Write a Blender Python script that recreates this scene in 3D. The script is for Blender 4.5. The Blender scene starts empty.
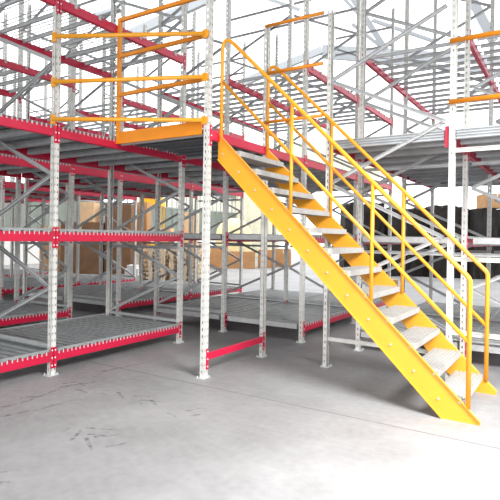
import bpy, math, random
from mathutils import Vector, Matrix
random.seed(7)
C = bpy.context.scene.collection
sc = bpy.context.scene
PI = math.pi

# ------------------------------------------------------------------ camera
YAW, ROLL, FPX, HZ, EYE = math.radians(32.4), 0.0165, 515.0, 237.0, 1.5
CAM = Vector((4.660, -3.498, EYE))
cd = bpy.data.cameras.new('camera'); cam = bpy.data.objects.new('camera', cd); C.objects.link(cam)
cd.sensor_width = 36; cd.sensor_fit = 'HORIZONTAL'; cd.lens = FPX * 36 / 500; cd.shift_y = -(250 - HZ) / 500
cd.clip_end = 300
cam.matrix_world = Matrix.Translation(CAM) @ Matrix.Rotation(YAW, 4, 'Z') @ Matrix.Rotation(PI / 2, 4, 'X') @ Matrix.Rotation(ROLL, 4, 'Z')
sc.camera = cam
# ------------------------------------------------------------------ light
sc.view_settings.view_transform = 'Standard'; sc.view_settings.look = 'None'
sc.view_settings.gamma = 1; sc.view_settings.exposure = 0.75
w = bpy.data.worlds.new('world'); sc.world = w; w.use_nodes = True
bg = w.node_tree.nodes['Background']; bg.inputs[0].default_value = (0.97, 0.985, 1.0, 1); bg.inputs[1].default_value = 1.6
def area(name, loc, target, sx, sy, power, col=(1, 1, 1), spread=115):
    l = bpy.data.lights.new(name, 'AREA'); l.shape = 'RECTANGLE'; l.size = sx; l.size_y = sy; l.energy = power; l.color = col
    o = bpy.data.objects.new(name, l); C.objects.link(o); o.location = loc
    l.spread = math.radians(spread); d = Vector(target) - Vector(loc); o.rotation_euler = d.to_track_quat('-Z', 'Y').to_euler(); return o
area('dock_door_daylight', (7.0, -1.2, 4.4), (4.9, 0.2, 0), 2.4, 2.4, 290, (1, 0.99, 0.97))

area('rear_fill_light', (3.0, -13.7, 2.6), (0.0, 3.0, 1.6), 7.0, 4.2, 520, (1, 1, 1), 170)  # fill light added to brighten the upright faces, not a known door

# ------------------------------------------------------------------ materials
def mat(name, col, rough=.5, metal=0., var=0., scale=8., bump=0.):
    m = bpy.data.materials.new(name); m.use_nodes = True
    nt = m.node_tree; b = nt.nodes['Principled BSDF']
    b.inputs['Base Color'].default_value = (*col, 1); b.inputs['Roughness'].default_value = rough; b.inputs['Metallic'].default_value = metal
    if var or bump:
        tc = nt.nodes.new('ShaderNodeTexCoord'); n = nt.nodes.new('ShaderNodeTexNoise'); n.inputs['Scale'].default_value = scale; n.inputs['Detail'].default_value = 5
        nt.links.new(tc.outputs['Object'], n.inputs['Vector'])
        if var:
            r = nt.nodes.new('ShaderNodeMapRange'); r.inputs[1].default_value = .3; r.inputs[2].default_value = .7
            r.inputs[3].default_value = 1 - var; r.inputs[4].default_value = 1 + var; nt.links.new(n.outputs[0], r.inputs[0])
            h = nt.nodes.new('ShaderNodeHueSaturation'); h.inputs['Color'].default_value = (*col, 1)
            nt.links.new(r.outputs[0], h.inputs['Value']); nt.links.new(h.outputs[0], b.inputs['Base Color'])
        if bump:
            bp = nt.nodes.new('ShaderNodeBump'); bp.inputs['Strength'].default_value = bump; nt.links.new(n.outputs[0], bp.inputs['Height']); nt.links.new(bp.outputs[0], b.inputs['Normal'])
    return m
M = dict(
    galv=mat('galvanised_steel', (.50, .51, .52), .45, .12, .12, 14),
    post=mat('pale_upright_steel', (.70, .70, .67), .45, .05, .10, 10),
    dark=mat('dull_brace_steel', (.32, .325, .33), .45, .4, .1, 12),
    deck3=mat('strip_deck_steel', (.36, .38, .39), .45, .25, .15, 6),
    deck4=mat('landing_steel', (.13, .14, .15), .6, .1, .1, 6),
    deck2=mat('bounce_lit_deck_steel', (.46, .48, .50), .45, .2, .1, 6),  # deck steel lightened, floor bounce light put into the colour
    deck=mat('deck_steel', (.21, .225, .24), .42, .45, .15, 6),
    red=mat('crimson_paint', (.62, .008, .055), .4, 0, .05, 6),
    yel=mat('yellow_paint', (.88, .38, .025), .4, 0, .04, 5),
    orange=mat('shaded_yellow_paint', (.84, .28, .012), .4, 0, .04, 5),  # same yellow paint with shade put into the colour
    tread=mat('tread_steel', (.47, .465, .45), .55, .1, .08, 20),
    plate=mat('foot_plate_steel', (.62, .66, .66), .5, .2),
    rivet=mat('rivet_white', (.85, .85, .85), .4, 0),
    black=mat('rubber_mark', (.13, .13, .14), .8),
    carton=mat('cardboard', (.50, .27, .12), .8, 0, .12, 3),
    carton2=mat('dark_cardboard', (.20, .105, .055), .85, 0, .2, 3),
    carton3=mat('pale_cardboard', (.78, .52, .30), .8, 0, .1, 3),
    wood=mat('pallet_wood', (.74, .62, .46), .8, 0, .2, 9),
    tarp=mat('dark_tarpaulin', (.016, .012, .011), .9, 0, .5, 3, .5),
    white=mat('white_wrap', (.80, .80, .78), .6, 0, .06, 4),
    lift=mat('forklift_yellow', (.85, .50, .02), .5),
    tyre=mat('black_rubber', (.03, .03, .03), .8),
    tape=mat('packing_tape', (.72, .60, .42), .4),
    truss=mat('roof_steel', (.36, .38, .40), .5, .2),
)

# ------------------------------------------------------------------ mesh builder
class MB:
    def __init__(s): s.v = []; s.f = []; s.m = []; s.sm = []
    def box(s, x0, x1, y0, y1, z0, z1, mi=0):
        b = len(s.v)
        s.v += [(x0, y0, z0), (x1, y0, z0), (x1, y1, z0), (x0, y1, z0), (x0, y0, z1), (x1, y0, z1), (x1, y1, z1), (x0, y1, z1)]
        for q in ((0, 3, 2, 1), (4, 5, 6, 7), (0, 1, 5, 4), (1, 2, 6, 5), (2, 3, 7, 6), (3, 0, 4, 7)):
            s.f.append(tuple(b + i for i in q)); s.m.append(mi); s.sm.append(False)
    def prism(s, poly, axis, a0, a1, mi=0):
        """extrude a 2-D polygon (in the two other axes, in order) along axis from a0 to a1"""
        def P(p, a):
            return {'x': (a, p[0], p[1]), 'y': (p[0], a, p[1]), 'z': (p[0], p[1], a)}[axis]
        b = len(s.v); n = len(poly)
        s.v += [P(p, a0) for p in poly] + [P(p, a1) for p in poly]
        s.f.append(tuple(range(b, b + n))); s.f.append(tuple(reversed(range(b + n, b + 2 * n)))); s.m += [mi, mi]; s.sm += [False, False]
        for i in range(n):
            j = (i + 1) % n; s.f.append((b + i, b + n + i, b + n + j, b + j)); s.m.append(mi); s.sm.append(False)
    def tube(s, pts, r, n=10, mi=0, caps=True):
        pts = [Vector(p) for p in pts]; rings = []; up = None
        for i, p in enumerate(pts):
            t = (pts[min(i + 1, len(pts) - 1)] - pts[max(i - 1, 0)]).normalized()
            if up is None:
                up = Vector((0, 0, 1)) if abs(t.z) < .9 else Vector((0, 1, 0))
            a = t.cross(up).normalized(); up = a.cross(t).normalized()
            b = len(s.v); rings.append(b)
            for k in range(n):
                q = p + r * (math.cos(2 * PI * k / n) * a + math.sin(2 * PI * k / n) * up); s.v.append(tuple(q))
        for i in range(len(rings) - 1):
            for k in range(n):
                l = (k + 1) % n; s.f.append((rings[i] + k, rings[i] + l, rings[i + 1] + l, rings[i + 1] + k)); s.m.append(mi); s.sm.append(True)
        if caps:
            s.f.append(tuple(rings[0] + k for k in reversed(range(n)))); s.f.append(tuple(rings[-1] + k for k in range(n))); s.m += [mi, mi]; s.sm += [False, False]
    def bar(s, p, q, wdt, hgt, mi=0, side=(0, 1, 0)):
        """rectangular bar p->q, wdt along side direction, hgt across"""
        p, q = Vector(p), Vector(q); t = (q - p).normalized(); sd = Vector(side); sd = (sd - t * sd.dot(t)).normalized(); u = t.cross(sd)
        b = len(s.v)
        for e in (p, q):
            for a, c in ((-1, -1), (1, -1), (1, 1), (-1, 1)): s.v.append(tuple(e + sd * a * wdt / 2 + u * c * hgt / 2))
        for qd in ((0, 3, 2, 1), (4, 5, 6, 7), (0, 1, 5, 4), (1, 2, 6, 5), (2, 3, 7, 6), (3, 0, 4, 7)):
            s.f.append(tuple(b + i for i in qd)); s.m.append(mi); s.sm.append(False)
    def mesh(s, name, mats):
        me = bpy.data.meshes.new(name); me.from_pydata(s.v, [], s.f)
        for m in (mats if isinstance(mats, (list, tuple)) else [mats]): me.materials.append(m)
        me.polygons.foreach_set('material_index', s.m); me.polygons.foreach_set('use_smooth', s.sm); me.update(); return me

def link(name, me, parent=None, loc=(0, 0, 0), rz=0):
    o = bpy.data.objects.new(name, me); C.objects.link(o); o.parent = parent; o.location = loc; o.rotation_euler = (0, 0, rz); return o
def tag(o, label, cat, group=None, kind=None):
    o['label'] = label
    if cat: o['category'] = cat
    if group: o['group'] = group
    if kind: o['kind'] = kind
    return o
def thing(name, label, cat, loc=(0, 0, 0), rz=0, group=None):
    return tag(link(name, None, None, loc, rz), label, cat, group)
def struct(name, me, loc=(0, 0, 0)):
    o = link(name, me, None, loc); o['kind'] = 'structure'; return o

# ------------------------------------------------------------------ the building
def floor_mat():
    m = mat('concrete_floor', (.42, .425, .43), .55)
    nt = m.node_tree; b = nt.nodes['Principled BSDF']; tc = nt.nodes.new('ShaderNodeTexCoord')
    n1 = nt.nodes.new('ShaderNodeTexNoise'); n1.inputs['Scale'].default_value = .9; n1.inputs['Detail'].default_value = 8; n1.inputs['Roughness'].default_value = .65
    n2 = nt.nodes.new('ShaderNodeTexNoise'); n2.inputs['Scale'].default_value = 14; n2.inputs['Detail'].default_value = 6
    mx = nt.nodes.new('ShaderNodeMath'); mx.operation = 'MULTIPLY_ADD'; mx.inputs[1].default_value = .35
    nt.links.new(tc.outputs['Object'], n1.inputs['Vector']); nt.links.new(tc.outputs['Object'], n2.inputs['Vector'])
    nt.links.new(n2.outputs[0], mx.inputs[0]); nt.links.new(n1.outputs[0], mx.inputs[2])
    r = nt.nodes.new('ShaderNodeValToRGB'); r.color_ramp.elements[0].position = .45; r.color_ramp.elements[0].color = (.25, .25, .255, 1)
    r.color_ramp.elements[1].position = .9; r.color_ramp.elements[1].color = (.39, .39, .40, 1)
    nt.links.new(mx.outputs[0], r.inputs[0]); nt.links.new(r.outputs[0], b.inputs['Base Color'])
    b.inputs['Specular IOR Level'].default_value = .3
    return m
g = MB(); g.box(-34, 26, -14, 44, -.2, 0); struct('floor', g.mesh('floor', floor_mat()))
# siding : corrugated sheet walls behind the racks
wallm = mat('wall_siding', (.80, .76, .58), .6, 0, .04, 2); wallg = mat('grey_green_siding', (.22, .25, .22), .6, 0, .1, 2)
def siding(along, a0, a1, z0, z1, pitch, dep):
    g = MB(); pts = []; a = a0
    while a < a1:
        pts += [(a, 0), (a + pitch * .4, 0), (a + pitch * .5, dep), (a + pitch * .9, dep)]; a += pitch
    pts = pts + [(pts[-1][0], -.08), (a0, -.08)]
    n = len(pts)
    def V(p, z): return (p[0], -p[1], z) if along == 'x' else (p[1], p[0], z)
    b = 0; g.v = [V(p, z0) for p in pts] + [V(p, z1) for p in pts]
    for i in range(n):
        j = (i + 1) % n; g.f.append((i, j, n + j, n + i)); g.m.append(0); g.sm.append(False)
    return g
struct('wall_back', siding('x', -26, -14.5, 0, 8.4, .6, .07).mesh('wall_back', wallm), (0, 30, 0)); struct('wall_back', siding('x', -14.5, 16, 5.6, 8.4, .6, .07).mesh('wall_back_upper', wallm), (0, 30, 0))
g = siding('y', 4, 30, 1.5, 3.3, .7, .08); struct('wall_left', g.mesh('wall_left', wallg), (-18, 0, 0))
g = MB(); g.box(-.1, .05, 4, 30, 0, 1.5); struct('wall_left', g.mesh('wall_left_plinth', mat('white_masonry', (.8, .8, .78), .7)), (-18, 0, 0))
g = siding('y', 4, 30, 4.5, 5.2, .7, .08); struct('wall_left', g.mesh('wall_left_upper', wallg), (-18, 0, 0))
for i in range(6):   # clerestory windows in the left wall
    y = 6 + i * 4
    g = MB(); g.box(-.06, .06, 0, 4, 0, .08); g.box(-.06, .06, 0, 4, 1.12, 1.2)
    for k in range(9): g.box(-.04, .04, k * .5 - .03, k * .5 + .03, .08, 1.12)
    struct('window_%d' % (i + 1), g.mesh('window_frame', M['truss']), (-18, y, 3.3))
# unseen roof added to block sky light over the near hall, open beyond
g = MB(); g.box(-9, 16, -14, 7.0, 9.0, 9.12); struct('ceiling_light_block', g.mesh('ceiling_light_block', mat('roof_blocker_sheet', (.45, .46, .47), .7)))
g = MB(); g.box(-18, -1, -14.1, -14, 0, 9); g.box(7, 16, -14.1, -14, 0, 9); g.box(-1, 7, -14.1, -14, 5, 9); struct('wall_front_unseen', g.mesh('wall_front_unseen', wallg))  # unseen wall added behind the camera to darken front faces
g = MB(); g.box(16, 16.1, -14, -8, 0, 9); g.box(16, 16.1, -2, 8, 0, 9); g.box(16, 16.1, -8, -2, 5, 9); struct('wall_right_unseen', g.mesh('wall_right_unseen', wallg))  # unseen side wall, added to hold back sky light
g = MB(); g.box(-18.1, -18, -14, 4, 0, 9); struct('wall_left', g.mesh('wall_left_near_unseen', wallg))  # out-of-view stretch of wall added to cut light from the left
# roof girders far behind
def roofbar(name, p, q, w_, h_, m='truss'):
    g = MB(); g.bar(p, q, w_, h_, 0, (0, 1, 0)); struct(name, g.mesh(name, M[m]))
def at(px, py, dep):
    u, v = px - 250, py - HZ; c, s_ = math.cos(ROLL), math.sin(ROLL)
    r, d = (u * c + v * s_) / FPX * dep, (-u * s_ + v * c) / FPX * dep
    return Vector((CAM.x - dep * math.sin(YAW) + r * math.cos(YAW), CAM.y + dep * math.cos(YAW) + r * math.sin(YAW), EYE - d))
def proj(x, y, z):
    dx, dy = x - CAM.x, y - CAM.y; dep = -dx * math.sin(YAW) + dy * math.cos(YAW); r = dx * math.cos(YAW) + dy * math.sin(YAW)
    if dep < .2: return None
    return 250 + FPX * r / dep, HZ + FPX * (EYE - z) / dep
k = 1
for a, b, wd in (((240, 84, 24), (322, 50, 24), .35), ((322, 50, 24), (520, 62, 24), .45), ((322, 56, 24), (520, 74, 24), .2), ((110, 44, 20), (214, -4, 20), .40),
                 ((336, -10, 22), (362, 18, 22), .14), ((350, -6, 20), (386, 50, 20), .22), ((372, 20, 20), (436, 42, 20), .12), ((468, -8, 18), (494, 42, 18), .32),
                 ((352, 24, 22), (380, 46, 22), .14), ((80, 20, 22), (120, 8, 22), .15), ((260, -4, 26), (300, 10, 26), .15)):
    roofbar('trim_%d' % k, at(*a), at(*b), .15, wd); k += 1

# ------------------------------------------------------------------ racking kit
H = 6.35
_cache = {}
def upright_mesh(face, height):
    key = ('up', face, height)
    if key in _cache: return _cache[key]
    g = MB(); s = face; D = .055; t = .004; W = .035
    def bx(x0, x1, y0, y1, z0, z1):          # x measured inward from the slotted face
        a, b = -s * x0, -s * x1; g.box(min(a, b), max(a, b), y0, y1, z0, z1)
    for y0, y1 in ((-W, -.0235), (-.0115, .0115), (.0235, W)): bx(0, t, y0, y1, 0, height)
    for y0, y1 in ((-W, -W + t), (W - t, W)):
        bx(0, .022, y0, y1, 0, height); bx(.036, D, y0, y1, 0, height)
    for y0, y1 in ((-W, -.016), (.016, W)): bx(D - t, D, y0, y1, 0, height)
    z = 0
    while z < height - .06:
        for y0, y1 in ((-.0235, -.0115), (.0115, .0235)): bx(0, t, y0, y1, z, z + .050)
        for y0, y1 in ((-W, -W + t), (W - t, W)): bx(.022, .036, y0, y1, z, z + .045)
        z += .075
    _cache[key] = g.mesh('upright', M['post']); return _cache[key]
def foot_mesh():
    if 'foot' not in _cache:
        g = MB(); g.box(-.05, .05, -.062, .062, 0, .008)
        for x, y in ((-.038, -.050), (.038, .050)): g.tube([(x, y, .008), (x, y, .025)], .008, 6)
        _cache['foot'] = g.mesh('base_plate', M['plate'])
    return _cache['foot']
def brace_mesh(dx, dz, m='galv', wide=.036):
    key = ('br', round(dx, 2), round(dz, 2), m)
    if key in _cache: return _cache[key]
    g = MB(); p, q = Vector((0, 0, 0)), Vector((dx, 0, dz)); t = (q - p).normalized(); u = Vector((-t.z, 0, t.x))
    g.bar(p, q, .004, wide, 0)                                      # C section: web and two flanges
    for e in (-1, 1):
        g.bar(p + u * e * wide / 2 + Vector((0, -.013, 0)), q + u * e * wide / 2 + Vector((0, -.013, 0)), .026, .004, 0)
    for e in (p + t * .02, q - t * .02): g.tube([e + Vector((0, -.02, 0)), e + Vector((0, .02, 0))], .012, 6)
    _cache[key] = g.mesh('brace', M[m]); return _cache[key]
def beam_mesh(L, h=.10):
    key = ('bm', round(L, 2), h)
    if key in _cache: return _cache[key]
    g = MB(); g.prism([(-.048, -h), (-.004, -h), (0, -h + .004), (0, -.004), (-.004, 0), (-.026, 0), (-.026, -.022), (-.048, -.022)], 'y', 0, L)
    _cache[key] = g.mesh('beam', M['red']); return _cache[key]
def conn_mesh(side):
    key = ('cn', side)
    if key in _cache: return _cache[key]
    g = MB(); y0, y1 = (-.046, -.008) if side > 0 else (.008, .046)       # covers half the post face
    g.box(0, .005, y0, y1, -.17, .05, 0); e = y1 if side < 0 else y0
    g.box(-.05, .005, e - .0025, e + .0025, -.17, .05, 0)
    c = -.026 if side > 0 else .026
    for z in (-.14, -.06, .02): g.tube([(.004, c, z), (.0085, c, z)], .0085, 8, 1)
    _cache[key] = g.mesh('connector', [M['red'], M['rivet']]); return _cache[key]
def visible(pts, m=70):
    q = [proj(*p) for p in pts]; q = [p for p in q if p]
    if not q: return False
    xs = [p[0] for p in q]; ys = [p[1] for p in q]
    return max(xs) > -m and min(xs) < 500 + m and max(ys) > -m and min(ys) < 500 + m

def frame(run, o, xs, y, hts=None, faces=None, braces=True, struts=(.31,), m='galv', top=5.8):
    """one upright frame across x at depth y; neighbours share posts"""
    hts = hts or [H] * len(xs)
    for i, x in enumerate(xs):
        f = faces[i] if faces else (1 if i == len(xs) - 1 or len(xs) == 3 and i == 1 else -1)
        u = link('upright', upright_mesh(f, hts[i]), run, (x - o[0], y - o[1], .006))
        link('base_plate', foot_mesh(), u, (-f * .035, 0, -.006))
    if braces is False: braces = (False, True)
    for i in range(len(xs) - 1):
        if not (braces is True or braces[i]): continue
        a, b = xs[i] + .045, xs[i + 1] - .045
        ylim = min(hts[i], hts[i + 1])
        # zigzag : nodes at .33, 1.53, 2.73 ... on one side and .93, 2.13 ... on the other
        left_low = (xs[i + 1] <= 0.01 and xs[i + 1] > -6) or xs[i] > 2 or len(xs) == 3 and i == 0
        z = .33; k_ = 0
        while z + .6 <= min(top, max(ylim, 3.95)) + .01:
            p, q = (a, b) if (k_ % 2 == 0) == left_low else (b, a)
            if xs[i] > 2: p, q = (b, a) if k_ % 2 == 0 else (a, b)
            link('brace', brace_mesh(q - p, .6, m), run, (p - o[0], y - o[1], z)); z += .6; k_ += 1
        for z in struts: link('strut', brace_mesh(b - a, 0, m, .036), run, (a - o[0], y - o[1], z))
def beams(run, o, xs, y0, y1, tops, h=.10):
    for j, x in enumerate(xs):
        s = 1 if (j == len(xs) - 1 or (len(xs) == 3 and j == 1)) else -1
        for zt in tops:
            zz = zt; hh = .13 if zt == Z3 and x < -.5 else h
            b = link('beam', beam_mesh(y1 - y0 - .09, hh), run, (x - o[0], (y0 + .045 if s > 0 else y1 - .045) - o[1], zz), 0 if s > 0 else PI)
            # connectors hook over the face of the posts at both ends
            link('connector', conn_mesh(1), b, (0.001, 0, 0)); link('connector', conn_mesh(-1), b, (0.001, y1 - y0 - .09, 0))

# decks --------------------------------------------------------------
def deck_strip(w_, L, pitch, hooks=(True, False), m='deck3'):
    key = ('ds', round(w_, 2), round(L, 2), pitch, hooks)
    if key in _cache: return _cache[key]
    g = MB(); n = int(L / pitch); p = L / n
    for k in range(n):
        y = k * p + p * .08
        if k % 2 == 0:
            g.box(-w_ - .02, 0.006, y, y + p * .95, .001, .018)
            for q in (y + .003, y + p * .95 - .003): g.box(-w_ + .06, -.06, q - .003, q + .003, -.022, .001)
            g.box(-w_ + .06, -.06, y + p * 1.40, y + p * 1.5, -.012, .010)
        if hooks[0]: g.box(.002, .006, y + p * .15, y + p * .36, -.026, .014, 1)
        if hooks[1]: g.box(-w_ - .027, -w_ - .022, y + p * .12, y + p * .44, -.032, .0155, 1)
    for x in (-w_ - .02, -.012): g.box(x, x + .012, 0, L, .012, .034)
    for x in (-w_ * .33, -w_ * .66): g.box(x - .02, x + .02, 0, L, -.05, -.022)
    for y in (0, L - .004): g.box(-w_ + .06, -.06, y, y + .004, -.07, .016)
    _cache[key] = g.mesh('deck', [M[m], M['plate']]); return _cache[key]
def deck_panel(w_, L, hooks=(True, False), rib=.10, m='deck'):
    key = ('dp', round(w_, 2), round(L, 2), hooks, rib, m)
    if key in _cache: return _cache[key]
    g = MB(); g.box(-w_ - .02, .003, 0, L, .002, .012)
    n = int(L / rib); p = L / n
    for k in range(n): g.prism([(k * p + .01, .002), (k * p + .03, -.028), (k * p + p * .55, -.028), (k * p + p * .55 + .02, .002)], 'x', -w_ + .055, -.055)
    n = max(2, round(L / .42))
    for k in range(n):
        y = (k + .5) * L / n; g.box(-w_ + .055, -.055, y - .03, y + .03, -.045 if m == 'deck4' else -.10, -.030, 1)
    n = int(L / .055); p = L / n
    for k in range(n):
        y = (k + .3) * p
        if hooks[0]: g.box(.002, .007, y, y + .018, -.022, .012, 1)
        if hooks[1]: g.box(-w_ - .027, -w_ - .022, y, y + .018, -.022, .012, 1)
    for y in (0, L - .005): g.box(-w_ + .055, -.055, y, y + .005, -.05, .012, 0)
    _cache[key] = g.mesh('deck', [M[m], M['galv' if m == 'deck' else m]]); return _cache[key]
def deck_bars(w_, L, pitch, wires, m='galv'):
    key = ('db', round(w_, 2), round(L, 2), pitch, wires)
    if key in _cache: return _cache[key]
    g = MB(); n = max(2, round(L / pitch)); p = L / n
    for k in range(n):
        y = (k + .5) * p
        g.box(-w_ + .05, -.05, y - .013, y + .013, -.036, -.002); g.box(-w_ - .01, 0.004, y - .018, y + .018, -.001, .006)
        g.box(.004, .008, y - .02, y + .02, -.04, .006)
    if wires:
        n = int(L / .065)
        for k in range(n): g.box(-w_, 0, k * .065 + .03, k * .065 + .038, .006, .014)
        for x in (-.3, -w_ / 2, -w_ + .3): g.box(x - .003, x + .003, 0, L, .012, .018)
    _cache[key] = g.mesh('deck', [M[m]]); return _cache[key]
def deck(run, o, me, x, y, z): return link('deck', me, run, (x - o[0], y - o[1], z))

Z1, Z2, Z3, Z4 = .25, 1.52, 2.63, 4.0
def run_rack(label, xs, ys, frames, group=None):
    o = (xs[-1], ys[0]); return thing('storage_rack', label, 'rack', (o[0], o[1], 0), 0, group), o

# nearest rack on the left : frames at y = 0 and 2.08
R, o = run_rack('red and grey storage rack nearest the viewer, lowest deck in the left foreground', (-1.48, 0), (0,), None)
frame(R, o, (-1.48, 0), -2.08); frame(R, o, (-1.48, 0), 0); frame(R, o, (-1.48, 0), 2.08, struts=(.31, 1.33))
for y0, y1 in ((-2.08, 0), (0, 2.08)):
    beams(R, o, (-1.48, 0), y0, y1, (Z1, Z2, Z3, Z4))
    L = y1 - y0 - .1
    deck(R, o, deck_strip(1.48, L, .055, (True, True)), 0, y0 + .05, Z1); deck(R, o, deck_strip(1.48, L, .055, (True, True)), 0, y0 + .05, Z2)
    deck(R, o, deck_panel(1.48, L, (True, True)), 0, y0 + .05, Z3); deck(R, o, deck_bars(1.48, L, .34, True), 0, y0 + .05, Z4)
beams(R, o, (-1.48, 0), 2.08, 3.15, (Z3,)); deck(R, o, deck_panel(1.48, .97, (False, False)), 0, 2.13, Z3)
# second rack on the left, across the narrow gap
R, o = run_rack('red and grey rack at left, just behind the nearest rack across a narrow aisle', (-3.8, -2.35), (0,), None)
frame(R, o, (-5.2, -3.8, -2.35), 0, braces=(False, True)); frame(R, o, (-5.2, -3.8, -2.35), 2.08, struts=(.31, 1.33), braces=(False, True))
beams(R, o, (-5.2, -3.8, -2.35), 0, 2.08, (Z1, Z2, Z3, Z4)); beams(R, o, (-3.8, -2.35), 2.08, 3.15, (Z3,))
for x, w_ in ((-2.35, 1.45), (-3.8, 1.40)):
    deck(R, o, deck_strip(w_, 1.98, .055, (True, True)), x, .05, Z1); deck(R, o, deck_strip(w_, 1.98, .055, (True, True)), x, .05, Z2)
    deck(R, o, deck_panel(w_, 1.98, (True, False)), x, .05, Z3); deck(R, o, deck_bars(w_, 1.98, .34, True), x, .05, Z4)
deck(R, o, deck_panel(1.45, .97, (False, False)), -2.35, 2.13, Z3)

# the block of racks behind the cross aisle
YS = (3.15, 5.2, 7.2)
def back_run(label, xs, z4pitch, braces=True, pitch=.08, ys=YS, pm_='deck'):
    R, o = run_rack(label, xs, ys, None)
    for y in ys:
        frame(R, o, xs, y, braces=braces if y == ys[0] else (xs[0] > -2 and y < 7), struts=(.31, 1.33, 2.42, 5.58, 5.95))
    for y0, y1 in zip(ys, ys[1:]):
        beams(R, o, xs, y0, y1, (Z1, Z2, Z3, Z4))
        for i in range(len(xs) - 1):
            w_ = xs[i + 1] - xs[i]; L = y1 - y0 - .1; x = xs[i + 1]
            last = i == len(xs) - 2
            deck(R, o, deck_strip(w_, L, pitch, (last, i == 0)), x, y0 + .05, Z1); deck(R, o, deck_strip(w_, L, pitch, (last, i == 0)), x, y0 + .05, Z2)
            deck(R, o, deck_panel(w_, L, (False, False), .12, pm_), x, y0 + .05, Z3); deck(R, o, deck_bars(w_, L, z4pitch, False), x, y0 + .05, Z4)
    return R, o
back_run('red and grey rack behind the cross aisle, directly behind the top of the stairs', (-1.48, 0, 1.37), .30, braces=(True, False))
back_run('red and grey rack behind the cross aisle, left of the one behind the stairs', (-5.2, -3.8, -2.35), .30, braces=(False, True))
back_run('far left red and grey rack with a pink-red floor beam in front of brown crates', (-8.85, -7.4, -6.0), .34, braces=(False, True), pitch=.12)
back_run('farthest red and grey rack at the left edge of the hall', (-12.5, -11.1, -9.7), .34, braces=(False, True), pitch=.12)
# rack at the right behind the stair foot; its frames start one aisle nearer
R, o = back_run('rack with pale uprights and silver edge beams at right, behind the foot of the stairs', (2.17, 3.54, 4.95), .30, pm_='deck2')
frame(R, o, (2.17, 3.54, 4.95), 2.08, hts=[4.15, H, H], faces=[-1, -1, 1], braces=(True, False), struts=(), top=5.2)
for (a, b, z) in ((2.215, 3.495, .33), (3.585, 4.905, .56), (3.585, 4.905, 1.31), (3.585, 4.905, 2.42)):
    link('strut', brace_mesh(b - a, 0, 'post', .04), R, (a - o[0], 2.08 - o[1], z))
beams(R, o, (2.17, 3.54, 4.95), 2.08, 3.15, (Z3,))
for x, w_ in ((3.54, 1.37), (4.95, 1.41)): deck(R, o, deck_panel(w_, .97, (False, False), .10, 'deck2'), x, 2.13, Z3)
def edge_beam(run, o, xa, xb, y, z, h=.07):      # grey channel closing the deck end toward the aisle
    g = MB(); g.prism([(0, -h), (.03, -h), (.03, -h + .006), (.006, -h + .006), (.006, -.006), (.03, -.006), (.03, 0), (0, 0)], 'x', xa, xb)
    link('edge_channel', g.mesh('edge_channel', M['galv']), run, (-o[0], y - o[1], z))
for n_, (R_, xs) in enumerate([(r, x) for r, x in zip([q for q in C.objects if q.name.startswith('storage_rack')][2:], ((-1.48, 0, 1.37), (-5.2, -3.8, -2.35), (-8.85, -7.4, -6.0), (-12.5, -11.1, -9.7), (2.17, 3.54, 4.95)))]):
    for i in range(2):
        for z in (Z1, Z2): edge_beam(R_, (xs[-1], 3.15), xs[i] + .08, xs[i + 1] - .08, 3.10, z + .012)
g = MB()
for i in range(2):
    a_, b_ = (2.21, 3.60)[i], (3.48, 4.87)[i]
    g.box(a_, b_, 2.10, 2.12, Z3 - .09, Z3 + .012)
    for z_ in (Z3 + .006, Z3 - .022, Z3 - .050, Z3 - .082): g.box(a_, b_, 2.078, 2.10, z_ - .004, z_ + .004)
link('edge_channel', g.mesh('edge_channel', M['deck2']), R, (-o[0], -o[1], 0))

# ------------------------------------------------------------------ landing
T = thing('landing_platform', 'grey stair landing on two slotted posts with a red floor beam between them', 'platform', (1.37, .86, 0))
u = link('upright', upright_mesh(1, H), T, (0, 0, .006)); link('base_plate', foot_mesh(), u, (-.035, 0, -.006))
u = link('upright', upright_mesh(1, 4.15), T, (0, 1.20, .006)); link('base_plate', foot_mesh(), u, (-.035, 0, -.006))
for zt, h in ((.26, .075), (Z3 - .0, .10)):
    b = link('beam', beam_mesh(1.11, h), T, (0, .045, zt)); link('connector', conn_mesh(1), b, (.001, 0, 0)); link('connector', conn_mesh(-1), b, (.001, 1.11, 0))
b = link('beam', beam_mesh(.98, .10), T, (0, 1.245, Z3)); link('connector', conn_mesh(1), b, (.001, 0, 0)); link('connector', conn_mesh(-1), b, (.001, .98, 0))
link('deck', deck_panel(1.26, 1.10, (False, False), .10, 'deck4'), T, (-.055, .05, Z3)); link('deck', deck_panel(1.26, .97, (False, False), .10, 'deck4'), T, (-.055, 1.26, Z3))
for y in (0.0, 1.20):
    g = MB(); g.box(-1.32, -.08, y + .0, y + .03, Z3 - .065, Z3 - .002); link('cross_beam', g.mesh('cross_beam', M['dark']), T)

# ------------------------------------------------------------------ yellow guard rails
def arc_path(pts, rad=.08, n=6):
    pts = [Vector(p) for p in pts]; out = [pts[0]]
    for i in range(1, len(pts) - 1):
        a, b, c = pts[i - 1], pts[i], pts[i + 1]; d1 = (a - b).normalized(); d2 = (c - b).normalized()
        ang = d1.angle(d2); r = min(rad / math.tan(ang / 2), (a - b).length * .45, (c - b).length * .45)
        p, q = b + d1 * r, b + d2 * r
        for k in range(n + 1):
            t = k / n; out.append((1 - t) ** 2 * p + 2 * t * (1 - t) * b + t * t * q)
    out.append(pts[-1]); return out
def rail(parent, name, pts, r=.021, m='yel', rad=.08, flange=False):
    g = MB(); g.tube(arc_path(pts, rad) if len(pts) > 2 else pts, r, 12)
    if flange:
        for e, d in ((Vector(pts[-1]), Vector((0, -.012, 0))),): g.tube([e, e + d], .045, 16)
    return link(name, g.mesh(name, M[m]), parent)
G = thing('guard_rail', 'three long yellow-orange rails spanning the corner from the left front post to the landing post', 'guard rail', (0, 0, 0))
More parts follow.
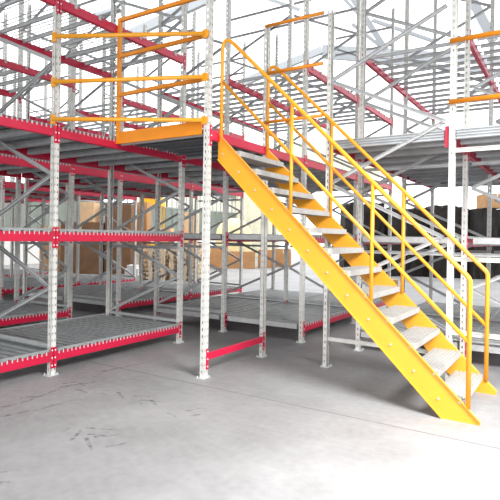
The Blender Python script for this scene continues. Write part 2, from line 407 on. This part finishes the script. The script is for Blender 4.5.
for za, zb in ((3.565, 3.63), (3.09, 3.175), (2.70, 2.72)):
    rl = rail(G, 'rail', [(.012, -.065, za), (1.33, .795, zb)], .023)
    g = MB(); g.tube([(1.335, .79, zb), (1.335, .812, zb)], .046, 18); link('end_flange', g.mesh('end_flange', M['yel']), rl)
    g = MB(); g.box(-.035, .035, -.060, -.048, za - .05, za + .05); link('end_flange', g.mesh('end_flange', M['yel']), rl)
G = thing('guard_rail', 'yellow railing in a shaded tone with toe board along the left edge of the stair landing', 'guard rail', (0, .84, Z3))
g = MB(); g.box(-.02, .02, -.02, .02, -.045, 4.08 - Z3); link('post', g.mesh('post', M['orange']), G, (.02, 0, 0))
for z in (4.06, 3.63, 3.17):
    g = MB(); g.box(.04, 1.28, -.018, .018, z - Z3 - .022, z - Z3 + .018); link('rail', g.mesh('rail', M['orange']), G)
g = MB(); g.box(-.0, 1.285, -.006, .0, -.045, .095); g.box(0, 1.285, 0, .03, -.045, -.040); link('toe_board', g.mesh('toe_board', M['orange']), G)
G = thing('guard_rail', 'three yellow rails between the two short posts beside the top of the stairs', 'guard rail', (1.37, 2.03, Z3))
for z in (4.13, 3.54, 2.93): rail(G, 'rail', [(-.02, -.02, z - Z3), (.76, -.02, z - Z3)], .021, 'orange')
G = thing('guard_rail', 'two yellow rails in a shaded tone at the right edge of the picture along the high deck', 'guard rail', (3.54, 2.02, Z3))
for z in (3.53, 2.91): rail(G, 'rail', [(.0, -.01, z - Z3), (1.37, -.01, z - Z3)], .025, 'orange')

# ------------------------------------------------------------------ staircase
YN, YF = 1.04, 2.03
S = thing('staircase', 'yellow steel staircase with pale grooved treads rising to the landing', 'staircase', (4.02, YN, 0))
def S_(name, me, parent=S): return link(name, me, parent, (-4.02, -YN, 0) if parent is S else (0, 0, 0))
def stringer(y, sgn):
    g = MB(); P0 = [(1.35, 2.63), (4.02, .03), (4.02, 0), (3.72, 0), (1.35, 2.33)]
    g.prism(P0, 'y', y, y + .008)
    # top and bottom flanges turned outward
    def fl(a, b):
        a, b = Vector((a[0], 0, a[1])), Vector((b[0], 0, b[1])); t = (b - a).normalized(); u = Vector((-t.z, 0, t.x))
        y0, y1 = (y - .016, y + .004) if sgn > 0 else (y + .004, y + .048)
        q = [a, b, b + u * .007, a + u * .007]; g.prism([(p.x, p.z) for p in q], 'y', y0, y1)
    fl((1.35, 2.623), (4.02, .023)); fl((1.35, 2.333), (3.72, .0))
    return g.mesh('stringer', M['yel'])
bolt_spots = []
N = 12
for k in range(N):
    xf, zt = 1.62 + .2065 * k, 2.415 - .2025 * k; bolt_spots.append((xf, zt))
for y, sgn in ((YN, 1), (YF, -1)):
    st = S_('stringer', stringer(y, sgn))
    for xf, zt in bolt_spots:
        for dx in (-.03, -.20):
            e = y - .0 if sgn > 0 else y + .008; d = -.010 if sgn > 0 else .010
            g = MB(); g.tube([(xf + dx, e, zt - .025), (xf + dx, e + d, zt - .025)], .010, 6); link('bolt', g.mesh('bolt', M['galv']), st)
TW, TD = YF - YN - .012, .245
g = MB(); g.box(-TD, 0, 0, TW, -.018, -.012)
for i in range(7):
    x = -TD + .008 + i * (TD - .01) / 7; g.box(x, x + .017, 0, TW, -.012, .0)      # raised ribs
g.box(-.004, .004, 0, TW, -.055, 0); g.box(-TD - .004, -TD + .002, 0, TW, -.045, 0)
for y in (0, TW - .004): g.box(-TD, 0, y, y + .004, -.05, -.012)
tread_me = g.mesh('tread', M['tread'])
for xf, zt in bolt_spots: link('tread', tread_me, S, (xf - 4.02, .010, zt))
for y, far in ((YN + .004, False), (YF + .004, True)):
    zt = lambda x: 3.64 - (x - 1.46) * (3.64 - 1.20) / (3.90 - 1.46)
    hr = rail(S, 'handrail', [(1.385, y, 2.58), (1.385, y, 3.71), (3.925, y, 1.185), (3.925, y, .12)], .0205, 'yel', .09)
    hr.location = (-4.02, -YN, 0)
    rail(hr, 'mid_rail', [(1.38, y, 3.19), (3.925, y, .66)], .018)
    for x in (2.25, 3.09): rail(hr, 'baluster', [(x, y, zt(x)), (x, y, 2.63 - .974 * (x - 1.35) - .01)], .018)

# ------------------------------------------------------------------ floor marks
mm = MB()
def floor_at(px, py):
    u, v = px - 250, py - HZ; c, s_ = math.cos(ROLL), math.sin(ROLL); d = (-u * s_ + v * c) / FPX; return at(px, py, EYE / d)
def streak(pts, wd):
    P_ = [floor_at(*p) for p in pts]
    for a, b in zip(P_, P_[1:]):
        t = (b - a); t.z = 0; n = Vector((-t.y, t.x, 0)).normalized() * wd / 2; k = len(mm.v)
        mm.v += [(a.x - n.x, a.y - n.y, .0015), (b.x - n.x * .6, b.y - n.y * .6, .0015), (b.x + n.x * .6, b.y + n.y * .6, .0015), (a.x + n.x, a.y + n.y, .0015)]
        mm.f.append((k, k + 1, k + 2, k + 3)); mm.m.append(0); mm.sm.append(False)
for s_ in (((62, 384), (76, 382), (85, 386)), ((76, 389), (88, 393)), ((100, 393), (107, 395)), ((118, 392), (124, 399)), ((138, 401), (142, 405)), ((152, 400), (156, 405)),
           ((140, 400), (160, 402)), ((168, 413), (176, 417)), ((186, 411), (205, 408)), ((190, 416), (205, 414)), ((62, 432), (70, 428)), ((71, 441), (81, 430)), ((86, 428), (116, 430)),
           ((86, 438), (92, 450)), ((94, 437), (118, 435)), ((106, 447), (128, 443)), ((88, 434), (104, 436)), ((0, 473), (12, 471)), ((0, 483), (10, 482)), ((134, 396), (150, 397))):
    streak(s_, .035)
sm = mat('scuff', (.13, .13, .135), .7); nt = sm.node_tree
n = nt.nodes.new('ShaderNodeTexNoise'); n.inputs['Scale'].default_value = 22; n.inputs['Detail'].default_value = 4
tc = nt.nodes.new('ShaderNodeTexCoord'); nt.links.new(tc.outputs['Object'], n.inputs['Vector'])
mr = nt.nodes.new('ShaderNodeMapRange'); mr.inputs[1].default_value = .38; mr.inputs[2].default_value = .68; mr.inputs[4].default_value = .42
nt.links.new(n.outputs[0], mr.inputs[0]); nt.links.new(mr.outputs[0], nt.nodes['Principled BSDF'].inputs['Alpha'])
for s_ in (((0, 408), (25, 402), (60, 389)), ((0, 417), (40, 409), (75, 400)), ((55, 388), (95, 382)), ((20, 398), (50, 396)), ((100, 372), (150, 362))): streak(s_, .05)
tag(link('tyre_marks', mm.mesh('tyre_marks', sm)), 'dark curved tyre scuffs on the grey concrete in the left foreground', 'floor marks', kind='stuff')
g = MB(); g.box(-12, 9, .62, .632, .0003, .001); struct('trim_30', g.mesh('floor_joint', mat('joint', (.2, .2, .21), .8)))

# ------------------------------------------------------------------ goods behind the racks
def put(name, label, cat, px, base_py, wpx, hpx, depth_m, m, group=None, kind='carton', rz=YAW):
    c = floor_at(px, base_py); dep = (c - CAM).x * -math.sin(YAW) + (c - CAM).y * math.cos(YAW)
    w_, h_ = wpx * dep / FPX, hpx * dep / FPX
    t = thing(name, label, cat, (c.x, c.y, 0), rz, group)
    return t, w_, h_
def carton(px, py, wpx, hpx, d, m, label, base=0.0, rz=YAW, name='carton', cat='box'):
    t, w_, h_ = put(name, label, cat, px, py, wpx, hpx, d, m, rz=rz)
    t.location.z = base
    g = MB(); b = .01
    g.prism([(-w_ / 2 + b, 0), (w_ / 2 - b, 0), (w_ / 2, b), (w_ / 2, d - b), (w_ / 2 - b, d), (-w_ / 2 + b, d), (-w_ / 2, d - b), (-w_ / 2, b)], 'z', 0, h_)
    link('body', g.mesh('body', M[m]), t)
    g = MB(); g.box(-w_ / 2 + .01, w_ / 2 - .01, d / 2 - .03, d / 2 + .03, h_, h_ + .004); g.box(-.03, .03, -.004, 0, h_ * .75, h_)
    link('tape', g.mesh('tape', M['tape']), t)
    return t, w_, h_
carton(210, 268, 26, 20, .9, 'carton', 'brown cardboard box far behind, half hidden by the landing post')
carton(240, 268.5, 30, 17, 1.0, 'carton', 'wide orange-brown cardboard box far behind, standing just right of the tall post under the stairs')
carton(266, 268, 16, 18, .9, 'carton', 'pale brown cardboard box between two others far behind the stairs')
carton(283, 267, 16, 18, .9, 'carton', 'rightmost orange-brown cardboard box far under the stairs')
carton(196, 270, 14, 26, .8, 'carton', 'upright brown cardboard box beside the pallet stack')
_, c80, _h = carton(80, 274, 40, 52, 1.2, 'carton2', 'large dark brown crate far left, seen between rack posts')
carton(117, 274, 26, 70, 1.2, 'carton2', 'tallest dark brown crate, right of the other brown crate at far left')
carton(141, 272, 10, 70, .9, 'carton', 'tall narrow brown slab leaning by the brown crates')
carton(48, 272, 18, 46, 1.0, 'carton', 'tan box far left near the grey-green wall')
t, w_, h_ = carton(84, 274, 17, 20, .8, 'carton3', 'peach cardboard box standing on top of the left dark brown crate')
t.location.z = c80 * 52 / 40 + .006

# white wrapped pile
t, w_, h_ = put('wrapped_bundle', 'low white wrapped bundle on the floor beside the brown crates', 'bundle', 133, 282, 15, 17, .7, 'white')
g = MB()
for k, (s1, z0, z1) in enumerate(((1, 0, .45), (.88, .45, .8), (.6, .8, 1))):
    g.prism([(-w_ / 2 * s1, -.25), (w_ / 2 * s1, -.28), (w_ / 2 * s1 * .95, .35), (-w_ / 2 * s1 * .9, .3)], 'z', z0 * h_, z1 * h_)
link('wrap', g.mesh('wrap', M['white']), t)
# wooden pallets, one object each
def pallet_mesh(wd, dp):
    g = MB()
    for k in range(6): y = k * (dp - .1) / 5; g.box(-wd / 2, wd / 2, y, y + .1, .12, .14)
    for k in range(3):
        x = -wd / 2 + k * (wd - .12) / 2
        for j in range(3): y = j * (dp - .12) / 2; g.box(x, x + .12, y, y + .12, .02, .12)
        g.box(x, x + .12, 0, dp, 0, .02)
    return g.mesh('wooden_pallet', M['wood'])
pm = pallet_mesh(.95, 1.0)
order = ['bottom', 'second lowest', 'third from the floor', 'fourth from the floor', 'fifth from the floor', 'third from the top', 'second from the top', 'topmost']
for side, px in (('left', 150), ('right', 184)):
    c = floor_at(px, 281)
    for k in range(8):
        tag(link('wooden_pallet', pm, None, (c.x + random.uniform(-.02, .02), c.y, .142 * k), YAW + random.uniform(-.05, .05)),
            'pale wooden pallet, %s of the %s pallet stack behind the left racks' % (order[k], side), 'pallet', 'stacked wooden pallets')
# small yellow forklift far behind
c = floor_at(149, 267.5); F = thing('forklift', 'small yellow forklift far behind the left racks', 'forklift', (c.x, c.y, 0), YAW)
g = MB(); g.prism([(-.5, .3), (.55, .3), (.55, .9), (.3, 1.15), (-.5, 1.1)], 'y', 0, 1.6); link('body', g.mesh('body', M['lift']), F)
g = MB()
for x in (-.45, .45): g.box(x - .04, x + .04, .1, .16, 1.1, 2.9); g.box(x - .04, x + .04, 1.2, 1.26, 1.1, 2.9)
g.box(-.5, .5, .05, 1.3, 2.9, 3.3); link('cage', g.mesh('cage', M['lift']), F)
for x in (-.5, .4):
    for y in (.3, 1.3):
        g = MB(); g.tube([(x, y, .3), (x + .18, y, .3)], .3, 18); link('wheel', g.mesh('wheel', M['tyre']), F)
carton(163, 274, 14, 46, 1.0, 'carton3', 'tall pale peach box behind the left pallet stack')
carton(188, 272, 16, 60, 1.0, 'carton3', 'tallest pale peach box, behind the right pallet stack')
# pale bulk bag
c = floor_at(232, 266); g = MB(); n = 12
prof = [(.85, 0), (.98, .5), (.98, 1.2), (.9, 1.9), (.6, 2.35), (.2, 2.5)]
for r_, z in prof:
    for k in range(n): a = 2 * PI * k / n; g.v.append((r_ * math.copysign(abs(math.cos(a)) ** .7, math.cos(a)), r_ * math.copysign(abs(math.sin(a)) ** .7, math.sin(a)) + 1.5, z))
for i in range(len(prof) - 1):
    for k in range(n): l = (k + 1) % n; g.f.append((i * n + k, i * n + l, i * n + n + l, i * n + n + k)); g.m.append(0); g.sm.append(True)
g.f.append(tuple((len(prof) - 1) * n + k for k in range(n))); g.m.append(0); g.sm.append(True); g.f.append(tuple(reversed(range(n)))); g.m.append(0); g.sm.append(True)
tag(link('bulk_bag', g.mesh('bulk_bag', mat('cream_bag', (.86, .76, .42), .7, 0, .05, 3)), None, (c.x, c.y, 0), YAW), 'tall cream yellow bulk bag against the pale ribbed wall', 'bag')
# dark covered stacks at the right
def tarp_pile(px, py, wpx, hpx, d, label):
    t, w_, h_ = put('covered_stack', label, 'stack', px, py, wpx, hpx, d, 'tarp')
    g = MB(); nx, nz = 12, 8; rnd = random.Random(px)
    top = [h_ * (1 + rnd.uniform(-.03, .03)) for _ in range(nx + 1)]
    for face, yy in ((0, 0), (1, d)):
        for i in range(nx + 1):
            for k in range(nz + 1):
                f = k / nz; x = -w_ / 2 + w_ * i / nx; y = yy + (rnd.uniform(-.07, .07)) * (1 - f * .3); g.v.append((x * (1 - .03 * f), y, f * top[i]))
    A = (nx + 1) * (nz + 1); ix = lambda f, i, k: f * A + i * (nz + 1) + k
    for i in range(nx):
        for k in range(nz):
            g.f.append((ix(0, i, k), ix(0, i + 1, k), ix(0, i + 1, k + 1), ix(0, i, k + 1))); g.f.append((ix(1, i, k), ix(1, i, k + 1), ix(1, i + 1, k + 1), ix(1, i + 1, k)))
        g.f.append((ix(0, i, nz), ix(0, i + 1, nz), ix(1, i + 1, nz), ix(1, i, nz)))
    for k in range(nz):
        g.f.append((ix(0, 0, k), ix(0, 0, k + 1), ix(1, 0, k + 1), ix(1, 0, k))); g.f.append((ix(0, nx, k), ix(1, nx, k), ix(1, nx, k + 1), ix(0, nx, k + 1)))
    g.m = [0] * len(g.f); g.sm = [False] * len(g.f)
    link('cover', g.mesh('cover', M['tarp']), t); return t, w_, h_
tarp_pile(364, 275, 40, 71, 1.2, 'dark brown covered stack directly behind the middle of the handrails')
tarp_pile(408, 276.5, 38, 68, 1.2, 'dark covered stack behind the stairs, second from the left')
tarp_pile(450, 278, 37, 71, 1.2, 'dark covered stack behind the two pale posts at right')
t, w_, h_ = tarp_pile(494, 279.5, 42, 70, 1.2, 'dark covered stack at the right edge with a brown box on top')
loc = t.location.copy()
b_, bw, bh = carton(496, 279, 22, 14, .9, 'carton', 'tan cardboard box resting on the dark covered stack at the right edge'); b_.location.z = h_ * 1.03 + .005
carton(392, 290, 12, 10, .5, 'carton', 'small brown box on the floor behind the stairs in front of the dark stacks')
